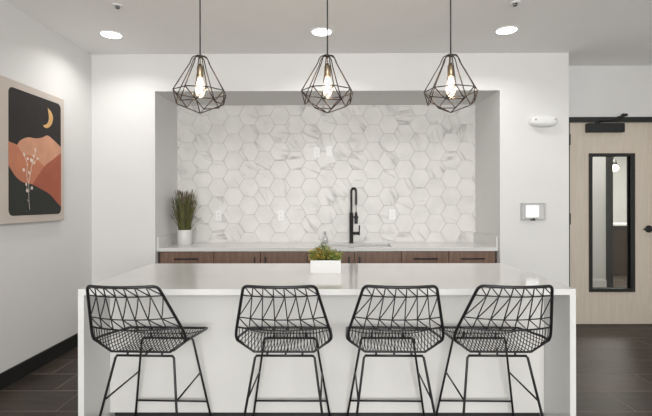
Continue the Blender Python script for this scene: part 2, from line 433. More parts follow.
# door
d = empty('door_1', (DX0, Y_D + .02, 0), kind='structure')
WXa, WXb, WZa, WZb = 2.93 - DX0, 3.44 - DX0, .372, 1.925   # vision panel, door coordinates
WXa, WXb = 2.925 - DX0, 3.432 - DX0
mb = MB(); DW = DX1 - DX0
mb.box(0, WXa, 0, .045, .008, DZ); mb.box(WXb, DW, 0, .045, .008, DZ); mb.box(WXa, WXb, 0, .045, .008, WZa); mb.box(WXa, WXb, 0, .045, WZb, DZ)
mb.build('door_leaf', M['door_wood'], d)
mb = MB()
for (y0, y1) in ((-.022, 0), (.045, .060)):
    mb.box(WXa, WXa + .032, y0, y1, WZa, WZb, b=.002); mb.box(WXb - .042, WXb, y0, y1, WZa, WZb, b=.002)
    mb.box(WXa + .032, WXb - .042, y0, y1, WZa, WZa + .038, b=.002); mb.box(WXa + .032, WXb - .042, y0, y1, WZb - .032, WZb, b=.002)
for (a, b_) in (((WXa, WXa + .006), (WZa, WZb)), ((WXb - .006, WXb), (WZa, WZb))): mb.box(a[0], a[1], 0, .045, b_[0], b_[1])
mb.build('window_frame', M['black'], d)
MB().box(WXa + .006, WXb - .006, .018, .024, WZa + .004, WZb - .004).build('glass', M['glass'], d)
for z in (2.08, 1.19, .30):
    h = MB().box(-.010, .018, -.012, 0, z - .062, z + .062)
    h.tube([(-.001, -.016, z - .062), (-.001, -.016, z + .062)], .008, 8)
    h.build('hinge', M['metal_black'], d)
hx = 3.594 - DX0; hz = 1.076
hd = MB().lathe([(0, -.012), (.034, -.012), (.041, -.009), (.041, 0)], (hx, 0, hz), 28, axis='y').build('handle_rose', M['metal_black'], d)
MB().tube([(hx, -.010, hz), (hx, -.05, hz), (hx - .012, -.058, hz), (hx - .090, -.058, hz)], .0095, 10).lathe([(0, -.066), (.016, -.066), (.019, -.05), (.019, -.01)], (hx, 0, hz), 20, axis='y').build('lever', M['metal_black'], hd)
cl = MB().box(2.885 - DX0, 3.295 - DX0, -.062, 0, 2.157, 2.258, b=.006)
cl = cl.build('door_closer', M['metal_black'], d)
MB().box(2.99 - DX0, 3.03 - DX0, -.05, -.02, 2.258, 2.275).tube([(3.01 - DX0, -.035, 2.272), (3.16 - DX0, -.095, 2.300), (3.30 - DX0, -.05, 2.345)], .013, 8).box(3.27 - DX0, 3.325 - DX0, -.060, -.038, 2.335, 2.362).build('closer_arm', M['metal_black'], cl)

# adjoining room seen through the vision panel
struct(MB().box(X_R + .12, 8.2, Y_D - .12, Y_D, 0, 2.9).box(2.3, 2.4, Y_D + .12, 10.6, 0, 2.9).box(8.1, 8.2, Y_D, 10.6, 0, 2.9), 'wall_adjoining_side', M['wall'])
struct(MB().box(2.3, 8.2, 10.5, 10.6, 0, 2.9), 'wall_adjoining_far', M['wall'])
struct(MB().box(2.3, 8.2, Y_D + .36, 10.6, 2.9, 3.0).box(X_R + .1, 8.2, Y_D-.1, Y_D + .36, 2.9, 3.0), 'ceiling_adjoining', M['ceiling'])
struct(MB().box(2.4, 4.40, 7.0, 7.12, 0, 2.9), 'wall_adjoining_partition', M['wall'])
struct(MB().box(2.4, 4.40, 6.985, 7.0, 0, .14), 'baseboard_adjoining', M['white_plastic'])
struct(MB().box(4.40, 4.50, 6.98, 7.14, 0, 2.9), 'trim_2', M['black'])

# ================================================================== KITCHENETTE IN THE NICHE
CT = .912
g = .0015
wc = empty('niche_countertop', (0, 4.86, CT - .035), label='long white quartz countertop set in the tiled niche, holding the sink', cat='countertop')
def lb(mb, ox, oy, oz):
    mb.v = [(p[0]-ox, p[1]-oy, p[2]-oz) for p in mb.v]; return mb
SX0, SX1, SY0, SY1 = -.09, .675, 4.66, 4.97
cx0, cx1, cy0, cy1 = NX0 + g, NX1 - g, 4.545, Y_NB - .011
mb = MB()
mb.box(cx0, SX0, cy0, cy1, CT - .036, CT); mb.prism([(SX1, cy0), (cx1 - .003, cy0), (NXB - .002, cy1), (SX1, cy1)], 'z', CT - .036, CT)
mb.box(SX0, SX1, cy0, SY0, CT - .036, CT); mb.box(SX0, SX1, SY1, cy1, CT - .036, CT)
lb(mb, 0, 4.86, CT - .035).build('slab', M['quartz'], wc)
for poly in ([(cx0, cy0), (cx0 + .02, cy0), (cx0 + .02, cy1), (cx0, cy1)], [(cx1 - .023, cy0), (cx1 - .003, cy0), (NXB - .002, cy1), (NXB - .022, cy1)]):
    ux, uy = poly[0]
    o = lb(MB().prism(poly, 'z', CT + .0003, CT + .113), ux, uy, CT).build('side_splash', M['quartz']); o.location = (ux, uy, CT)
    tag(o, 'low white quartz side splash standing on the %s end of the niche countertop' % ('left' if ux < 0 else 'right'), 'side splash')
sk = MB()
t = .004; zb = CT - .24; zt = CT - .0365
sk.box(SX0 - .012, SX0 + .0, SY0 - .012, SY1 + .012, zb, zt); sk.box(SX1, SX1 + .012, SY0 - .012, SY1 + .012, zb, zt)
sk.box(SX0, SX1, SY0 - .012, SY0, zb, zt); sk.box(SX0, SX1, SY1, SY1 + .012, zb, zt); sk.box(SX0, SX1, SY0, SY1, zb, zb + .004)
sk = tag(sk.build('sink', M['steel']), 'undermount stainless steel sink in the niche countertop beneath the black faucet', 'sink')
MB().lathe([(0, .006), (.035, .006), (.042, .002), (.042, 0)], ((SX0+SX1)/2, 4.82, zb + .004), 24).build('drain', M['steel'], sk)

# cabinets
CF = 4.565          # front plane of doors
def pull(parent, p0, p1, base):
    """black bar pull between two points just in front of the door"""
    ox, oy, oz = base; m = MB(); a, b_ = Vector(p0), Vector(p1); dr = (b_-a).normalized()
    m.tube([a, b_], .0075, 8)
    for q in (a + dr*.02, b_ - dr*.02): m.tube([q, q + Vector((0, .032, 0))], .0045, 8)
    return lb(m, ox, oy, oz).build('pull_handle', M['metal_black'], parent)
def cabinet(x0, x1, kind, label, cat='cabinet'):
    ox, oy, oz = (x0+x1)/2, CF + .3, 0; base = (ox, oy, oz)
    r = empty('base_cabinet', base, label=label, cat=cat, group='walnut base cabinets under the niche countertop')
    body = MB(); top = CT - .0375
    x1_ = x1
    if x1 > 1.7: x1 = 1.722
    body.box(x0 + .001, x0 + .019, CF + .021, 5.16, .10, top); body.box(x1 - .019, x1 - .001, CF + .021, 5.16, .10, top)
    body.box(x0 + .019, x1 - .019, CF + .021, 5.16, .10, .118); body.box(x0 + .019, x1 - .019, 5.148, 5.16, .118, top)
    if kind != 'sink': body.box(x0 + .019, x1 - .019, CF + .021, 5.148, top - .018, top)
    lb(body, *base).build('carcass', M['walnut'], r)
    body = None
    lb(MB().box(x0 + .001, x1 - .001, CF + .07, CF + .085, .001, .10), *base).build('toe_kick', M['toe'], r)
    x1 = x1_
    if kind == 'drawers':
        zz = [(.722, .868), (.415, .718), (.108, .411)]
        for (a, b_) in zz:
            f = lb(MB().box(x0 + .004, x1 - .004, CF, CF + .02, a, b_, b=.001), *base).build('drawer_front', M['walnut'], r)
            zc = b_ - .070; xc = (x0+x1)/2
            pull(f, (xc - .122, CF - .032, zc), (xc + .122, CF - .032, zc), base)
    else:
        xm = (x0+x1)/2
        for (a, b_, s_) in ((x0 + .004, xm - .0035, 1), (xm + .0035, x1 - .004, -1)):
            f = lb(MB().box(a, b_, CF, CF + .02, .108, .868, b=.001), *base).build('door', M['walnut'], r)
            xh = xm - s_*.055
            pull(f, (xh, CF - .032, .82), (xh, CF - .032, .60), base)
    return r
def PX(px, Y): return (px - 328.4) / F * Y
def PZ(py, Y): return CAM_Z - (py - 202) / F * Y
c0 = -1.752
xs = [c0, PX(213.5, CF), PX(307.2, CF), PX(401.2, CF), PX(448.5, CF), 1.727]
cabinet(xs[0], xs[1], 'drawers', 'walnut drawer cabinet at the left end, below the potted grass')
cabinet(xs[1], xs[2], 'doors', 'walnut two-door cabinet between the left drawer cabinet and the sink cabinet')
cabinet(xs[2], xs[3], 'sink', 'walnut two-door cabinet directly under the sink and faucet')
cabinet(xs[3], xs[4], 'drawers', 'walnut drawer cabinet just right of the sink cabinet')
cabinet(xs[4], xs[5], 'drawers', 'walnut drawer cabinet at the right end of the niche')
for (a, b_) in ((NX0 + g, c0 - .001), (1.728, NX1 - g)):
    pass
tag(MB().box(NX0 + g, c0 - .001, CF + .015, CF + .03, .10, CT - .037).build('shadow_gap_strip', M['dark_wood']), 'dark narrow strip standing in for the shade in the gap at the left end of the cabinet row', 'shadow gap strip')  # dark strips in both end gaps stand in for the shade there
tag(MB().box(1.728, NX1 - .006, CF + .015, CF + .03, .10, CT - .037).build('shadow_gap_strip', M['dark_wood']), 'dark narrow strip standing in for the shade in the gap at the right end of the cabinet row', 'shadow gap strip')

# faucet
fx, fy = PX(351.3, 5.06), 5.06
fa = empty('faucet', (fx, fy, CT), label='tall matte black spring-neck kitchen faucet with pull-down sprayer behind the sink', cat='faucet')
MB().lathe([(0, 0), (.027, 0), (.027, .006), (.0225, .010), (.0225, .345), (.019, .352), (0, .352)], n=24).build('body', M['faucet'], fa)
az = -.55   # spout swings toward the camera and to the right
dx, dy = math.cos(az), math.sin(az)
R_ = .030; topz = .628
pts = [(0, 0, .34), (0, 0, topz - R_)] + [(dx*(R_*1.0 - R_*math.cos(a)), dy*(R_ - R_*math.cos(a))*2.2, topz - R_ + R_*math.sin(a)) for a in [PI*i/12 for i in range(1, 12)]] + [(dx*2*R_, dy*2*R_*2.2, topz - R_), (dx*2*R_, dy*2*R_*2.2, .44)]
MB().tube(pts, .006, 8).tube([(dx*2*R_, dy*2*R_*2.2, .45), (dx*2*R_, dy*2*R_*2.2, .355)], .004, 8).build('hose', M['faucet'], fa)
# spring coil around the hose
def resample(pts, n):
    P = [Vector(p) for p in pts]; L = [0]
    for a, b_ in zip(P, P[1:]): L.append(L[-1] + (b_-a).length)
    out = []
    for i in range(n):
        t = L[-1]*i/(n-1); k = max(j for j in range(len(L)) if L[j] <= t + 1e-9); k = min(k, len(P)-2)
        out.append(P[k].lerp(P[k+1], (t - L[k])/max(1e-9, L[k+1]-L[k])))
    return out
turns = 46; n = turns*8; base_pts = resample(pts, n); coil = []
for i, p in enumerate(base_pts):
    tq = (base_pts[min(i+1, n-1)] - base_pts[max(i-1, 0)]).normalized()
    sd = Vector((-dy, dx, 0)).normalized(); up = tq.cross(sd).normalized(); a = 2*PI*i/8
    coil.append(p + (sd*math.cos(a) + up*math.sin(a))*.0125)
MB().tube(coil, .0036, 5).build('spring', M['faucet'], fa)
sx, sy = dx*2*R_, dy*2*R_*2.2
MB().lathe([(0, .225), (.017, .225), (.019, .24), (.019, .30), (.014, .35), (.008, .36), (0, .36)], (sx, sy, 0), 20).build('spray_head', M['faucet'], fa)
MB().tube([(0, 0, .30), (sx, sy, .30)], .008, 8).lathe([(.021, .288), (.024, .288), (.024, .312), (.021, .312)], (sx, sy, 0), 20).build('holder_arm', M['faucet'], fa)
hl = MB().tube([(.015, 0, .113), (.085, 0, .113)], .017, 12).build('handle_stem', M['faucet'], fa)
MB().tube([(.090, 0, .090), (.092, -.01, .205)], .0075, 10).build('lever', M['faucet'], hl)

# soap dispenser
bx, by = PX(325.2, 5.06), 5.06
sd_ = empty('soap_dispenser', (bx, by, CT), label='small clear glass soap bottle beside the black faucet', cat='soap dispenser')
MB().lathe([(0, 0), (.031, 0), (.034, .006), (.034, .062), (.027, .078), (.013, .088), (.013, .10), (.0, .10)], n=24).build('bottle', M['bottle_glass'], sd_)
MB().lathe([(0, .008), (.028, .008), (.028, .045), (0, .045)], n=24).build('soap', mat('clear_soap', (.55, .56, .55), .3), sd_)
MB().lathe([(0, .10), (.014, .10), (.014, .112), (.005, .114), (.005, .132), (0, .132)], n=16).tube([(0, 0, .130), (-.012, -.028, .130), (-.014, -.036, .124)], .0045, 8).build('pump', M['steel'], sd_)

# potted grass
gx, gy = PX(184.9, 4.95), 4.93
pg = empty('potted_grass', (gx, gy, CT), label='tall green ornamental grass in a white cylinder pot on the countertop', cat='potted plant')
MB().lathe([(0, 0), (.078, 0), (.081, .004), (.081, .162), (.079, .165), (.074, .165), (.073, .145), (0, .145)], n=40).build('pot', M['ceramic'], pg)
MB().lathe([(0, .152), (.073, .150)], n=24).build('soil', M['soil'], pg)
mb = MB(); tip = MB()
for i in range(560):
    a = random.uniform(0, 2*PI); r0 = .066*math.sqrt(random.random()); spread = random.uniform(.0, .085)*(.3 + r0/.06)
    h = random.uniform(.30, .455) if i % 4 else random.uniform(.12, .3)
    droop = random.random() < .05
    if droop: spread *= 1.5; h *= .85
    wd = random.uniform(.0022, .0040); ph = random.uniform(0, PI); q = (math.cos(ph)*wd, math.sin(ph)*wd)
    pts = []
    for k in range(6):
        t_ = k/5; rr = r0 + spread*(t_**1.7) ; zz = .15 + h*(t_ if not droop else t_ - .22*t_**3)
        px_, py_ = rr*math.cos(a), rr*math.sin(a)
        px_ = max(px_, X_L); pts.append((max(px_, NX0 + .008 - gx), py_, zz))
    v = []
    for k, p in enumerate(pts):
        s_ = 1 - .85*(k/5)**2; v += [(p[0]-q[0]*s_, p[1]-q[1]*s_, p[2]), (p[0]+q[0]*s_, p[1]+q[1]*s_, p[2])]
    mb.add(v, [(2*k, 2*k+1, 2*k+3, 2*k+2) for k in range(5)], 0, False, random.random() + .001)
    if i % 2 == 0:
        p = Vector(pts[-1]); o_ = Vector(pts[-1]) - Vector(pts[-2]); o_.normalize()
        v = []
        for k in range(4):
            c_ = p + o_*(.016*k - .03); ww = (.0018, .0032, .0028, .0006)[k]
            v += [(c_.x - ww, c_.y, c_.z), (c_.x + ww, c_.y + ww*.6, c_.z)]
        tip.add(v, [(2*k, 2*k+1, 2*k+3, 2*k+2) for k in range(3)], 0, False, random.random() + .001)
tag(mb.build('grass_blades', M['grass'], pg, fix=False), kind='stuff')
tag(tip.build('seed_tips', M['grass_tip'], pg, fix=False), kind='stuff', label='brownish pink feathery grass tips')

# outlets on the tile and their slots
def outlet(px, py, label, kind='outlet'):
    Y = Y_NB - .0095
    o = empty('wall_outlet' if kind == 'outlet' else 'light_switch', (PX(px, Y), Y, PZ(py, Y)), label=label, cat='outlet' if kind == 'outlet' else 'switch', group='white cover plates on the marble tile')
    m = MB(); m.prism(rrect(-.036, .036, -.06, .06, .006, 3), 'y', -.006, 0); m.build('cover_plate', M['white_plastic'], o)
    if kind == 'outlet':
        for z in (.022, -.022):
            f = MB().prism(rrect(-.017, .017, z - .014, z + .014, .006, 3), 'y', -.0085, -.006).build('socket', M['white_plastic'], o)
            MB().box(-.008, -.006, -.009, -.0084, z - .003, z + .007).box(.006, .008, -.009, -.0084, z - .003, z + .007).box(-.002, .002, -.009, -.0084, z - .010, z - .006).build('slot', M['dark_slot'], f)
    else:
        MB().prism(rrect(-.017, .017, -.034, .034, .003, 3), 'y', -.010, -.006).build('rocker', M['white_plastic'], o)
outlet(218.6, 215.3, 'white double outlet low on the tile nearest the potted grass')
outlet(281.0, 215.3, 'white double outlet low on the tile left of the soap bottle')
outlet(317.0, 152.3, 'white double outlet high on the tile beside the rocker switch')
outlet(329.4, 151.4, 'white rocker switch high on the tile left of the faucet', 'switch')
outlet(392.2, 214.6, 'white double outlet low on the tile right of the faucet')

# ================================================================== ISLAND
IT = .914; IF_, IB = 2.377, 3.38; IX0, IX1 = -1.359, 1.333; TT = .033
ic = empty('island_countertop', (0, 2.88, 0), label='thick white quartz island top with waterfall ends running to the floor', cat='countertop')
lb(MB().box(IX0, IX1, IF_, IB, IT - TT, IT, b=.0015), 0, 2.88, 0).build('top_slab', M['quartz'], ic)
for (a, b_) in ((IX0, IX0 + TT), (IX1 - TT, IX1)):
    lb(MB().box(a, b_, IF_, IB, .001, IT - TT, b=.001), 0, 2.88, 0).build('waterfall_panel', M['quartz'], ic)
ib = empty('island_cabinet', (0, 3.0, 0), label='pale grey panelled island body set back under the quartz top', cat='kitchen island')
a, b_ = IX0 + TT + .001, IX1 - TT - .001
lb(MB().box(a, b_, 2.66, 3.34, .112, IT - TT - .001), 0, 3.0, 0).build('back_panel', M['panel'], ib)
lb(MB().box(a, b_, 2.72, 3.28, .001, .112), 0, 3.0, 0).build('toe_kick', M['toe'], ib)

# planter with mixed greens on the island
PYc = 2.97; px0, px1 = PX(310.3, 2.92), PX(340.8, 2.92); pcx = (px0+px1)/2; hw = (px1-px0)/2
pl = empty('planter_box', (pcx, PYc, IT), label='white rectangular ceramic planter of small green and yellow plants on the island', cat='planter')
mb = MB(); z1 = .083
mb.box(-hw, hw, -.05, -.042, 0, z1); mb.box(-hw, hw, .042, .05, 0, z1); mb.box(-hw, -hw+.008, -.042, .042, 0, z1); mb.box(hw-.008, hw, -.042, .042, 0, z1); mb.box(-hw+.008, hw-.008, -.042, .042, 0, .008)
mb.build('planter', M['ceramic'], pl)
MB().box(-hw+.008, hw-.008, -.042, .042, .008, .070).build('soil', M['soil'], pl)
def leaf(mb, p, d_, up, L_, W_, rnd):
    d_ = d_.normalized(); s_ = d_.cross(up)
    if s_.length < .01: s_ = Vector((1, 0, 0))
    s_.normalize(); n_ = s_.cross(d_)
    v = [p, p + d_*L_*.35 + s_*W_*.5 - n_*.001, p + d_*L_*.75 + s_*W_*.38, p + d_*L_ - n_*.003, p + d_*L_*.75 - s_*W_*.38, p + d_*L_*.35 - s_*W_*.5 - n_*.001, p + d_*L_*.5 + n_*W_*.15]
    mb.add(v, [(0,1,6),(1,2,6),(2,3,6),(3,4,6),(4,5,6),(5,0,6)], 0, False, rnd)
mg, my, ms = MB(), MB(), MB()
for i in range(210):
    x = random.uniform(-hw+.004, hw-.004); y = random.uniform(-.036, .036)
    yel = (x < -.035 and random.random() < .5) or (abs(x + .01) < .03 and random.random() < .3) or random.random() < .08
    prof = .070 + .055*math.exp(-((x+.02)/.05)**2) + .012*math.exp(-((x-.05)/.03)**2)
    h = prof*random.uniform(.35, 1.0); tilt = Vector((random.uniform(-.3, .3) + x*1.0, random.uniform(-.6, .4), 1)).normalized()
    p0 = Vector((x, y, .068)); p1 = p0 + tilt*h
    ms.tube([p0, p1], .0012, 4)
    for k in range(7):
        t_ = random.uniform(.35, 1); a = random.uniform(0, 2*PI)
        dd = Vector((math.cos(a), math.sin(a), random.uniform(.1, 1.0)))
        leaf(my if yel else mg, p0.lerp(p1, t_), dd, Vector((0, 0, 1)), random.uniform(.014, .026), random.uniform(.007, .013), random.random() + .001)
tag(mg.build('green_foliage', M['leaf'], pl, fix=False), kind='stuff')
tag(my.build('yellow_foliage', M['flower'], pl, fix=False), kind='stuff', label='yellow orange leaves and blooms')
tag(ms.build('stems', M['leaf'], pl), kind='stuff')

# ================================================================== PENDANTS
def pendant(rot=0.0):
    r = empty('pendant_lamp', (0, 0, CEIL))
    D = CEIL - 0.0
    zt, zu, zl, zb_ = 2.321 - D, 2.098 - D, 2.020 - D, 1.962 - D
    MB().lathe([(0, -.022), (.055, -.022), (.06, -.016), (.06, -.001), (0, -.001)], n=32).build('canopy', M['bronze'], r)
    MB().tube([(0, 0, -.02), (0, 0, zt)], .0045, 8).build('cord', M['black'], r)
    n = 8; ra, ru, rl = .058, .170, .148
    m = MB(); wr = .0035
    T = [Vector((ra*math.cos(2*PI*(k+.5)/n), ra*math.sin(2*PI*(k+.5)/n), zt - .012)) for k in range(n)]
    U = [Vector((ru*math.cos(2*PI*(k+.5)/n), ru*math.sin(2*PI*(k+.5)/n), zu)) for k in range(n)]
    Lw = [Vector((rl*math.cos(2*PI*(k)/n), rl*math.sin(2*PI*(k)/n), zl)) for k in range(n)]
    B_ = Vector((0, 0, zb_))
    for k in range(n):
        u = T[k].normalized()
        m.tube([(T[k].x*.2, T[k].y*.2, zt + .012), (T[k].x*.5, T[k].y*.5, zt + .010), (T[k].x*.8, T[k].y*.8, zt + .0), (T[k].x*.98, T[k].y*.98, zt - .018), (T[k].x*1.12, T[k].y*1.12, zt - .042), U[k]], wr, 6)
        m.tube([U[k], U[(k+1) % n]], wr, 6)
        m.tube([U[k], Lw[k]], wr, 6); m.tube([U[k], Lw[(k+1) % n]], wr, 6)
        if k % 2 == 0: m.tube([Lw[k], B_], wr, 6)
        m.tube([Lw[k], Lw[(k+1) % n]], wr, 6) if k % 2 else None
    m.lathe([(.0, zt + .018), (.012, zt + .018), (.014, zt + .002), (.0, zt + .002)], n=16)
    cg = m.build('cage', M['bronze'], r)
    cg.rotation_euler = (0, 0, rot)
    MB().lathe([(0, 2.284 - D), (.008, 2.284 - D), (.010, 2.272 - D), (.019, 2.268 - D), (.021, 2.262 - D), (.021, 2.200 - D), (.018, 2.196 - D), (0, 2.196 - D)], n=24).tube([(0, 0, zt + .01), (0, 0, 2.29 - D)], .004, 8).build('socket', M['brass'], r)
    b = MB().lathe([(.013, 2.198 - D), (.014, 2.185 - D), (.021, 2.165 - D), (.030, 2.135 - D), (.032, 2.115 - D), (.028, 2.090 - D), (.017, 2.070 - D), (.006, 2.062 - D), (0.0005, 2.060 - D)], n=24).build('bulb', M['bulb_glass'], r)
    f = MB()
    for k in range(6):
        a = 2*PI*k/6; c_, s_ = math.cos(a), math.sin(a)
        f.tube([(c_*.007, s_*.007, 2.165 - D), (c_*.012, s_*.012, 2.095 - D)], .0022, 5)
    f.build('filament', M['filament'], b)
    MB().lathe([(0, 2.19 - D), (.004, 2.19 - D), (.003, 2.10 - D), (0, 2.10 - D)], n=8).build('glass_stem', M['bulb_glass'], b)
    return r
def bulb_light(x, y):
    l = bpy.data.lights.new('bulb_light', 'POINT'); l.energy = BULB_POWER; l.color = (1, .72, .46); l.shadow_soft_size = .02
    o = bpy.data.objects.new('bulb_light', l); C.objects.link(o); o.location = (x, y, 2.11)
PY_ = 2.85
p0 = pendant()
labs = ['geometric bronze wire cage pendant lamp, leftmost of the three over the island', 'geometric bronze wire cage pendant lamp in the middle, above the planter', 'geometric bronze wire cage pendant lamp, rightmost of the three over the island']
for i, px in enumerate((200.2, 327.7, 450.8)):
    o = p0 if i == 0 else copy_tree(p0)
    o.location = (PX(px, PY_), PY_, CEIL); o.rotation_euler.z = (0.12, .62, .30)[i]
    tag(o, labs[i], 'pendant lamp', 'wire cage pendant lamps over the island')
    bulb_light(PX(px, PY_), PY_)

# recessed downlights
def downlight():
    r = empty('recessed_light', (0, 0, CEIL))
    MB().lathe([(.085, -.001), (.088, -.006), (.098, -.006), (.104, -.001)], n=40).build('trim_ring', M['white_plastic'], r)
    MB().lathe([(.0005, -.004), (.086, -.004), (.087, -.001)], n=40).build('lens', M['lens'], r)
    return r
r0 = downlight()
dl = [(-1.965, 3.976, 'round recessed ceiling light at the left, nearest the left wall'), (-.057, 3.93, 'round recessed ceiling light in the middle behind the centre pendant'), (1.583, 3.91, 'round recessed ceiling light rightmost of the three, above the right end of the niche'), (3.15, 3.5, 'added round recessed ceiling light, out of view, close in front of the wooden door')]  # the last one is out of view, added to brighten the door wall
for i, (x, y, lab) in enumerate(dl):
    o = r0 if i == 0 else copy_tree(r0); o.location = (x, y, CEIL)
    tag(o, lab, 'ceiling light', 'round recessed ceiling lights')
    area('downlight_light', (x, y, CEIL - .012), (0, 0, 0), .16, .16, CAN_POWER, (1, .985, .96), 'DISK', math.radians(140))
# sprinklers
def sprinkler(x, y, lab):
    r = empty('fire_sprinkler', (x, y, CEIL), label=lab, cat='sprinkler', group='ceiling sprinkler heads')
    MB().lathe([(.016, -.001), (.018, -.010), (.030, -.010), (.041, -.004), (.042, -.0005)], n=28).build('escutcheon', M['white_plastic'], r)
    MB().tube([(-.010, 0, -.004), (-.014, 0, -.014), (0, 0, -.022)], .003, 6).tube([(.010, 0, -.004), (.014, 0, -.014), (0, 0, -.022)], .003, 6).lathe([(.016, -.001), (.010, -.006), (0, -.006)], n=14).lathe([(0, -.020), (.014, -.021), (.015, -.024), (0, -.024)], n=16).build('sprinkler_head', M['dark_slot'], r)
sprinkler(-1.623, 3.386, 'small round fire sprinkler on the ceiling near the left ceiling light')
sprinkler(1.43, 3.37, 'small round fire sprinkler on the ceiling near the right ceiling light')

# ================================================================== WALL DEVICES
Yw = Y_A
tx, tz = PX(532, Yw), PZ(211.8, Yw)
th = empty('thermostat', (tx, Yw, tz), label='white thermostat under a clear locking cover on the wall left of the door', cat='thermostat')
MB().prism(rrect(-.082, .060, -.066, .068, .008, 4), 'y', -.022, -.002).build('thermostat_body', M['white_plastic'], th)
MB().prism(rrect(-.075, .052, -.056, .058, .003, 3), 'y', -.024, -.022).build('display', mat('pale_screen', (.86, .87, .86), .2, emit=(.95, .97, 1), estr=.7), th)
cv = MB(); X0, X1, Z0, Z1, dp = -.122, .118, -.086, .086, -.048
cv.box(X0, X1, dp, dp + .003, Z0, Z1); cv.box(X0, X0 + .003, dp, 0, Z0, Z1); cv.box(X1 - .003, X1, dp, 0, Z0, Z1); cv.box(X0, X1, dp, 0, Z0, Z0 + .003); cv.box(X0, X1, dp, 0, Z1 - .003, Z1)
cv = cv.build('cover', M['clear_plastic'], th)
MB().box(X0 - .004, X0 + .022, -.010, 0, Z0 - .004, Z1 + .004).box(X0 + .022, X1, -.006, 0, Z1 - .012, Z1 + .002).box(X0 + .022, X1, -.006, 0, Z0 - .002, Z0 + .010).build('backplate_rim', M['grey_plastic'], th)
MB().lathe([(0, dp - .006), (.010, dp - .006), (.011, dp)], (-.010, 0, Z0 + .010), 16, axis='y').box(-.024, .006, dp - .002, 0, Z0 - .006, Z0 + .008).build('lock', M['dark_slot'], cv)

ex, ez = PX(543.8, Yw - .04), PZ(121.4, Yw - .04)
em = empty('emergency_light', (ex, Yw, ez), label='oval white emergency light mounted high on the wall left of the door', cat='emergency light')
# capsule housing
mb = MB(); n = 28; ax = []
W2, H2 = .142, .060
v = []; prof = [(1.0, 0), (1.0, -.022), (.97, -.040), (.88, -.058), (.70, -.070), (.40, -.076), (.001, -.078)]
def sup(a, k, e=2.6):
    c_, s_ = math.cos(a), math.sin(a)
    return (W2*k*abs(c_)**(2/e)*(1 if c_ >= 0 else -1), H2*k*abs(s_)**(2/e)*(1 if s_ >= 0 else -1))
nn = 48
for (k, yy) in prof:
    for q in range(nn):
        x, z = sup(2*PI*q/nn, k); v.append((x, yy, z))
fs = [(i*nn+q, i*nn+(q+1) % nn, (i+1)*nn+(q+1) % nn, (i+1)*nn+q) for i in range(len(prof)-1) for q in range(nn)]
mb.add(v, fs, 0, True); mb.build('housing', M['white_plastic'], em)
for s_ in (-1, 1):
    MB().lathe([(0, -.082), (.010, -.080), (.013, -.06), (.013, -.04)], (s_*.098, 0, .010), 16, axis='y').build('lamp_knob', M['grey_plastic'], em)

# ================================================================== PAINTING
XF = X_L + .036
def PP(px, py, o=0.0):
    Y = XF * F / (px - 328.4); return (Y, CAM_Z - (py - 202) / F * Y)
y0, y1, z0, z1 = 3.19, 3.975, 1.224, 2.318
pt = empty('canvas_painting', (X_L, (y0+y1)/2, z0), label='canvas print of red hills and a crescent moon hanging on the left wall', cat='painting')
ptl = (X_L, (y0+y1)/2, z0)
lb(MB().box(X_L + .001, XF, y0, y1, z0, z1, b=.003), *ptl).build('canvas', mat('canvas_beige', (.54, .48, .43), .85, var=.03, vscale=5, bump=.3, bscale=300), pt)
py0, py1, pz0, pz1 = 3.280, 3.925, 1.284, 2.260
cols = {'night': (.018, .015, .014), 'salmon': (.58, .295, .185), 'orange': (.50, .19, .105), 'rust': (.36, .10, .055), 'green': (.022, .024, .020), 'moon': (.66, .40, .16), 'white': (.72, .64, .56)}
pm = [mat('print_' + k, c_, .85, var=.12, vscale=7) for k, c_ in cols.items()]; names = list(cols)
def clipp(poly): return clip(poly, py0, py1, pz0, pz1)
pr = MB(); lay = [0]
def patch(poly, key, h):
    poly = [p for i, p in enumerate(poly) if i == 0 or (abs(p[0]-poly[i-1][0]) + abs(p[1]-poly[i-1][1]) > 1e-6)]
    pr.prism(poly, 'x', XF + .0002, XF + h, names.index(key))
def A(x, y): return PP(x/5.2, 70 + y/5.2)       # coordinates read off two enlargements
def Bq(x, y): return PP(x/4.9, 140 + y/4.894)
def rclip(poly):   # clip to the rounded panel outline
    return clip(poly, py0, py1, pz0, pz1)
patch(rrect(py0, py1, pz0, pz1, .045), 'night', .0006)
e = .0
def smooth_line(pts, n=6):
    out = []
    P = [Vector((*p, 0)) for p in pts]
    for i in range(len(P)-1):
        a = P[max(i-1, 0)]; b_ = P[i]; c_ = P[i+1]; d_ = P[min(i+2, len(P)-1)]
        for k in range(n):
            t_ = k/n
            q = .5*((2*b_) + (c_-a)*t_ + (2*a-5*b_+4*c_-d_)*t_*t_ + (3*b_-a-3*c_+d_)*t_**3); out.append((q.x, q.y))
    out.append((P[-1].x, P[-1].y)); return out
bottomL, bottomR = (py0, pz0), (py1, pz0)
def below(line, key, h):
    poly = rclip(line + [(line[-1][0], pz0 - .1), (line[0][0], pz0 - .1)])
    # round the two lower corners
    rr = .04; out = []
    for p in poly:
        x, z = p
        if z < pz0 + 1e-5 and abs(x - py0) < 1e-5: out += [(py0 + rr*(1-math.cos(t_)), pz0 + rr*(1-math.sin(t_))) for t_ in [PI/2*(1 - q/5) for q in range(6)]] if False else [(py0 + rr, pz0), (py0 + rr*.3, pz0 + rr*.3), (py0, pz0 + rr)]
        elif z < pz0 + 1e-5 and abs(x - py1) < 1e-5: out += [(py1, pz0 + rr), (py1 - rr*.3, pz0 + rr*.3), (py1 - rr, pz0)]
        else: out.append(p)
    ctr = (sum(p[0] for p in out)/len(out), sum(p[1] for p in out)/len(out))
    patch(out, key, h)
sal = smooth_line([A(35, 410), A(78, 390), A(100, 362), A(140, 346), A(180, 352), A(215, 347), A(240, 337), A(262, 350), A(290, 376), A(330, 415)])
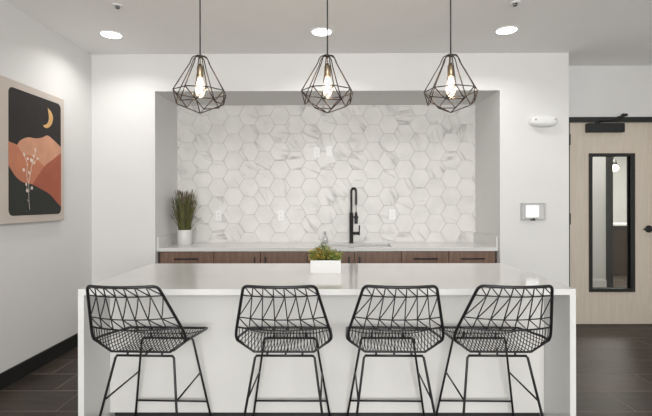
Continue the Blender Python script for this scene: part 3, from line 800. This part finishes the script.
patch(rclip(sal + [(py1 + .02, 1.6), (py0 - .02, 1.6)]), 'salmon', .0010)
org = smooth_line([Bq(30, -2), Bq(50, 8), Bq(78, 22), Bq(105, 62), Bq(150, 76), Bq(190, 104), Bq(225, 145), Bq(250, 200)])
patch(rclip(org + [Bq(250, 240), (py1, 1.35), (py0 - .02, 1.35)]), 'orange', .0014)
rst = smooth_line([Bq(150, 218), Bq(165, 195), Bq(195, 150), Bq(220, 118), Bq(255, 92), Bq(285, 68), Bq(305, 58)])
patch(rclip(rst + [(py1 + .03, 1.33), (PP(30, 190)[0], 1.33)]), 'rust', .0018)
grn = smooth_line([Bq(25, 100), Bq(42, 132), Bq(70, 175), Bq(105, 203), Bq(150, 214), Bq(200, 240), Bq(240, 265), Bq(275, 305), Bq(305, 335)])
below(grn, 'green', .0022)
mo = smooth_line([A(243, 192), A(262, 215), A(271, 245), A(264, 278), A(245, 297), A(228, 295), A(219, 284)])
mi_ = smooth_line([A(219, 284), A(238, 277), A(248, 258), A(249, 230), A(243, 192)])
patch(mo + mi_[1:-1], 'moon', .0012)
hh = .0026
def stroke(pts, wd):
    P = smooth_line(pts, 4)
    for a, b_ in zip(P, P[1:]):
        dx_, dz_ = b_[0]-a[0], b_[1]-a[1]; L_ = math.hypot(dx_, dz_) or 1e-9; nx, nz = -dz_/L_*wd, dx_/L_*wd
        pr.prism([(a[0]-nx, a[1]-nz), (b_[0]-nx, b_[1]-nz), (b_[0]+nx, b_[1]+nz), (a[0]+nx, a[1]+nz)], 'x', XF + .0004, XF + hh, names.index('white'))
def petal(c_, rx, rz, a=0):
    pr.prism([(c_[0] + rx*math.cos(t_)*math.cos(a) - rz*math.sin(t_)*math.sin(a), c_[1] + rx*math.cos(t_)*math.sin(a) + rz*math.sin(t_)*math.cos(a)) for t_ in [2*PI*q/10 for q in range(10)]], 'x', XF + .0004, XF + hh + .0003, names.index('white'))
stroke([Bq(139, 338), Bq(135, 290), Bq(134, 215), Bq(142, 170), Bq(150, 120), Bq(165, 70), Bq(168, 38)], .0018)
stroke([Bq(136, 215), Bq(124, 170), Bq(128, 120), Bq(118, 85), Bq(108, 62)], .0016)
stroke([Bq(136, 250), Bq(126, 235), Bq(122, 214)], .0014); stroke([Bq(136, 245), Bq(146, 232)], .0014)
stroke([Bq(136, 300), Bq(126, 288)], .0014); stroke([Bq(150, 120), Bq(176, 88)], .0014)
for (x, y_, a_, b2) in ((122, 214, .011, .015), (126, 245, .014, .018), (150, 232, .013, .017), (110, 143, .014, .017), (136, 157, .010, .017), (148, 96, .017, .020), (162, 108, .010, .013), (130, 88, .012, .014), (112, 68, .010, .018), (168, 45, .008, .020), (180, 88, .010, .010), (158, 75, .008, .016), (128, 118, .007, .009)):
    petal(Bq(x, y_), a_*.9, b2*.85, .4)
prt = lb(pr, *ptl).build('print', pm, pt)

# ================================================================== BAR STOOLS
def stool():
    """origin on the floor at the centre of the base, sitter faces +Y"""
    r = empty('bar_stool', (0, 0, 0)); O = 2.37
    MT = M['metal_black']
    def V(x, Y, z): return Vector((x, Y - O, z))
    # --- back surface: t 0 top, 1 lower line ; u -1..1
    def hwid(t): return .166 + (.226 - .166)*t
    def Bk(u, t):
        zc = 1.0 + (.766 - 1.0)*t; Yc = 1.982 + (2.118 - 1.982)*t
        wrap = .040*abs(u)**2.0
        return V(u*hwid(t), Yc + wrap, zc + .006*u*u*t)
    def Cc(v):   # centre profile of the seat shell from back line to front edge
        K = [(0, 2.118, .766), (.16, 2.150, .692), (.28, 2.190, .641), (.36, 2.235, .622), (.6, 2.38, .614), (.85, 2.50, .634), (1, 2.56, .655)]
        return interp(K, v)
    def Cs(v):   # side profile
        K = [(0, 2.158, .772), (.28, 2.198, .700), (.6, 2.36, .680), (1, 2.555, .655)]
        return interp(K, v)
    def interp(K, v):
        for a, b_ in zip(K, K[1:]):
            if v <= b_[0] + 1e-9:
                q = (v - a[0])/(b_[0]-a[0]); return (a[1] + (b_[1]-a[1])*q, a[2] + (b_[2]-a[2])*q)
        return K[-1][1:]
    def sw(v):
        K = [(0, .226, 0), (.28, .242, 0), (1, .232, 0)]
        return interp(K, v)[0]
    def Sf(u, v):
        w_ = max(0, (abs(u) - .62)/.38); w_ = w_
        k0 = min(1, v/.28) if v < .28 else (1 if v < .85 else (1 - v)/.15)   # flat-then-winged only in the middle
        ww = w_*k0 + (u*u)*(1 - k0)
        c_, s_ = Cc(v), Cs(v)
        return V(u*sw(v), c_[0] + (s_[0]-c_[0])*ww, c_[1] + (s_[1]-c_[1])*ww)
    # frame rod: around the back and down to the elbows, then along the seat sides to the front edge
    R1 = .0072; fr = MB()
    top = []
    cr = .022
    L0 = Bk(-1, 0); Lb = Bk(-1, 1)
    left = [Sf(-.86, .31), Sf(-.925, .295), Sf(-.965, .265), Sf(-.99, .21), Sf(-1, .12), Bk(-1, 1), Bk(-1, .5), Bk(-1, .12)]
    corner = [Bk(-.995, .07), Bk(-.97, .03), Bk(-.93, .008), Bk(-.87, 0)]
    midt = [Bk(u, 0) for u in [-.8, -.6, -.4, -.2, 0, .2, .4, .6, .8]]
    def mir(P): return [Vector((-p.x, p.y, p.z)) for p in reversed(P)]
    loop = left + corner + midt + mir(left + corner)
    fr.tube(loop, R1, 10)
    side = [Sf(-.965, .268), Sf(-.985, .34)] + [Sf(-1, v) for v in (.45, .6, .8, .95)]
    frontc = [Sf(-.985, .99), Sf(-.95, 1.0)]
    fmid = [Sf(u, 1) for u in [-.8 + .2*i for i in range(9)]]
    fr.tube(side + frontc + fmid + mir(side + frontc), R1*.95, 10)
    # lower outline of the scoop
    bt = [Sf(-.95, .285), Sf(-.62, .31)] + [Sf(u, .31) for u in (-.4, -.2, 0, .2, .4)] + [Sf(.62, .31), Sf(.95, .285)]
    fr.tube(bt, R1*.8, 8)
    fr.build('frame', MT, r)
    # backrest wires
    bk = MB(); rw = .0029
    T0, T1, T2, T3 = 0, .215, .745, 1.0
    def run(f, a, b_, n=8): return [f(a[0] + (b_[0]-a[0])*i/n, a[1] + (b_[1]-a[1])*i/n) for i in range(n+1)]
    for t_ in (T1, T2): bk.tube(run(Bk, (-1, t_), (1, t_), 14), rw*1.1, 6)
    bk.tube(run(Bk, (-1, T3), (1, T3), 14), rw*1.6, 6)
    nodes = [-1 + 2*i/7 for i in range(8)]
    for i in range(1, 7):
        for (a, b_) in ((T0, T1), (T1, T2), (T2, T3)): bk.tube(run(Bk, (nodes[i], a), (nodes[i], b_), 2), rw, 6)
    for i in range(7):
        u0, u1 = nodes[i], nodes[i+1]
        bk.tube(run(Bk, (u0 if i else -.96, T0 if i else .01), (u1, T1), 2), rw, 6)
        bk.tube(run(Bk, (u0, T2), (u1, T1), 3), rw, 6)
        bk.tube(run(Bk, (u0, T2), (u1, T3), 2), rw, 6)
    bk.build('backrest', MT, r)
    # seat wires: two crossing families over the scoop
    st = MB(); rs = .0019
    nw = 29
    for i in range(1, nw):
        u_ = -1 + 2*i/nw
        st.tube([Sf(u_, q/22) for q in range(23)], .0022, 5, cap=False)
    st.tube([Sf(-1 + 2*i/20, .87) for i in range(21)], .0026, 6)
    st.build('seat', MT, r)
    # base
    RL = .0064; mounts = MB()
    n0, n1 = (.1525, 2.250, .599), (.243, 2.095, .006); f0, f1 = (.150, 2.54, .60), (.245, 2.64, .006)
    def lp(a, b_, s_): return tuple(a[i] + (b_[i]-a[i])*s_ for i in range(3))
    for (a, b_) in ((n0, n1), (f0, f1)):
        for sx_ in (-1, 1):
            lg = MB().tube([V(sx_*(a[0]-.010), a[1], a[2]), V(sx_*a[0], a[1], a[2] - .010), V(sx_*b_[0], b_[1], b_[2])], RL, 8).build('leg', MT, r)
            MB().lathe([(0, 0), (.009, 0), (.010, .004), (.010, .014), (.0075, .018)], tuple(V(sx_*b_[0], b_[1], 0)), 12).build('foot_glide', M['dark_slot'], lg)
        MB().tube([V(-a[0]+.006, a[1], a[2]), V(a[0]-.006, a[1], a[2])], RL, 8).build('crossbar', MT, r)
    s_ = .662; q = lp(f0, f1, s_); MB().tube([V(-q[0], q[1], q[2]), V(q[0], q[1], q[2])], .0056, 8).build('footrest', MT, r)
    for sx_ in (-1, 1):
        a, b_ = lp(n0, n1, .35), lp(f0, f1, .35)
        MB().tube([V(sx_*a[0], a[1], a[2]), V(sx_*b_[0], b_[1], b_[2])], .0048, 8).build('side_stretcher', MT, r)
    for x in (-.09, .09):
        for (ya, yb, zb) in ((2.250, 2.255, .622), (2.54, 2.52, .636)):
            MB().tube([V(x, ya, .597), V(x, yb, zb)], .006, 8).build('seat_mount', MT, r)
    MB().tube([V(0, 2.250, .599), V(.012, 2.30, .620)], .005, 8).build('seat_mount', MT, r)
    return r
stools = [(-.9385, 'black wire bar stool at the left end of the island', -2.0), (-.2235, 'black wire bar stool second from the left, just left of the planter', -.4),
          (.335, 'black wire bar stool third from the left, just right of the planter', -.9), (.864, 'black wire bar stool at the right end of the island, nearest the door', -1.0)]
s0 = stool()
for i, (x, lab, a) in enumerate(stools):
    o = s0 if i == 0 else copy_tree(s0); o.location = (x, 2.37, 0); o.rotation_euler.z = math.radians(a)
    tag(o, lab, 'bar stool', 'black wire bar stools along the island')

# ================================================================== THINGS IN THE ADJOINING ROOM
ds = empty('reception_desk', (5.7, 8.5, 0), label='dark wood counter with a white top seen through the door glass', cat='counter')
MB().box(-1.2, 1.3, -.25, .3, 0, .93).build('front_panel', M['dark_wood'], ds)
MB().box(-1.25, 1.35, -.3, .35, .93, .965, b=.003).build('counter_top', M['quartz'], ds)
pn = empty('pendant_lamp', (5.69, 8.8, 2.9), label='glowing globe pendant lamp seen through the glass of the door', cat='pendant lamp')
MB().tube([(0, 0, 0), (0, 0, -.72)], .008, 8).lathe([(0, -.66), (.03, -.67), (.06, -.76), (.05, -.785), (0, -.785)], n=16).build('cord', M['black'], pn)
MB().lathe([(.02, -.775), (.05, -.79), (.085, -.83), (.085, -.87), (.05, -.91), (.001, -.92)], n=28).build('lamp_shade', M['shade_glow'], pn)
pic = empty('framed_picture', (6.25, 10.5, 1.2), label='dark framed picture on the far wall seen through the door glass', cat='picture')
MB().box(-.2, .2, -.03, 0, 0, .5, b=.004).build('picture_frame', M['black'], pic)
MB().box(-.16, .16, -.034, -.03, .04, .46).build('picture_sheet', mat('dim_print', (.12, .10, .08), .6, var=.4, vscale=9), pic)
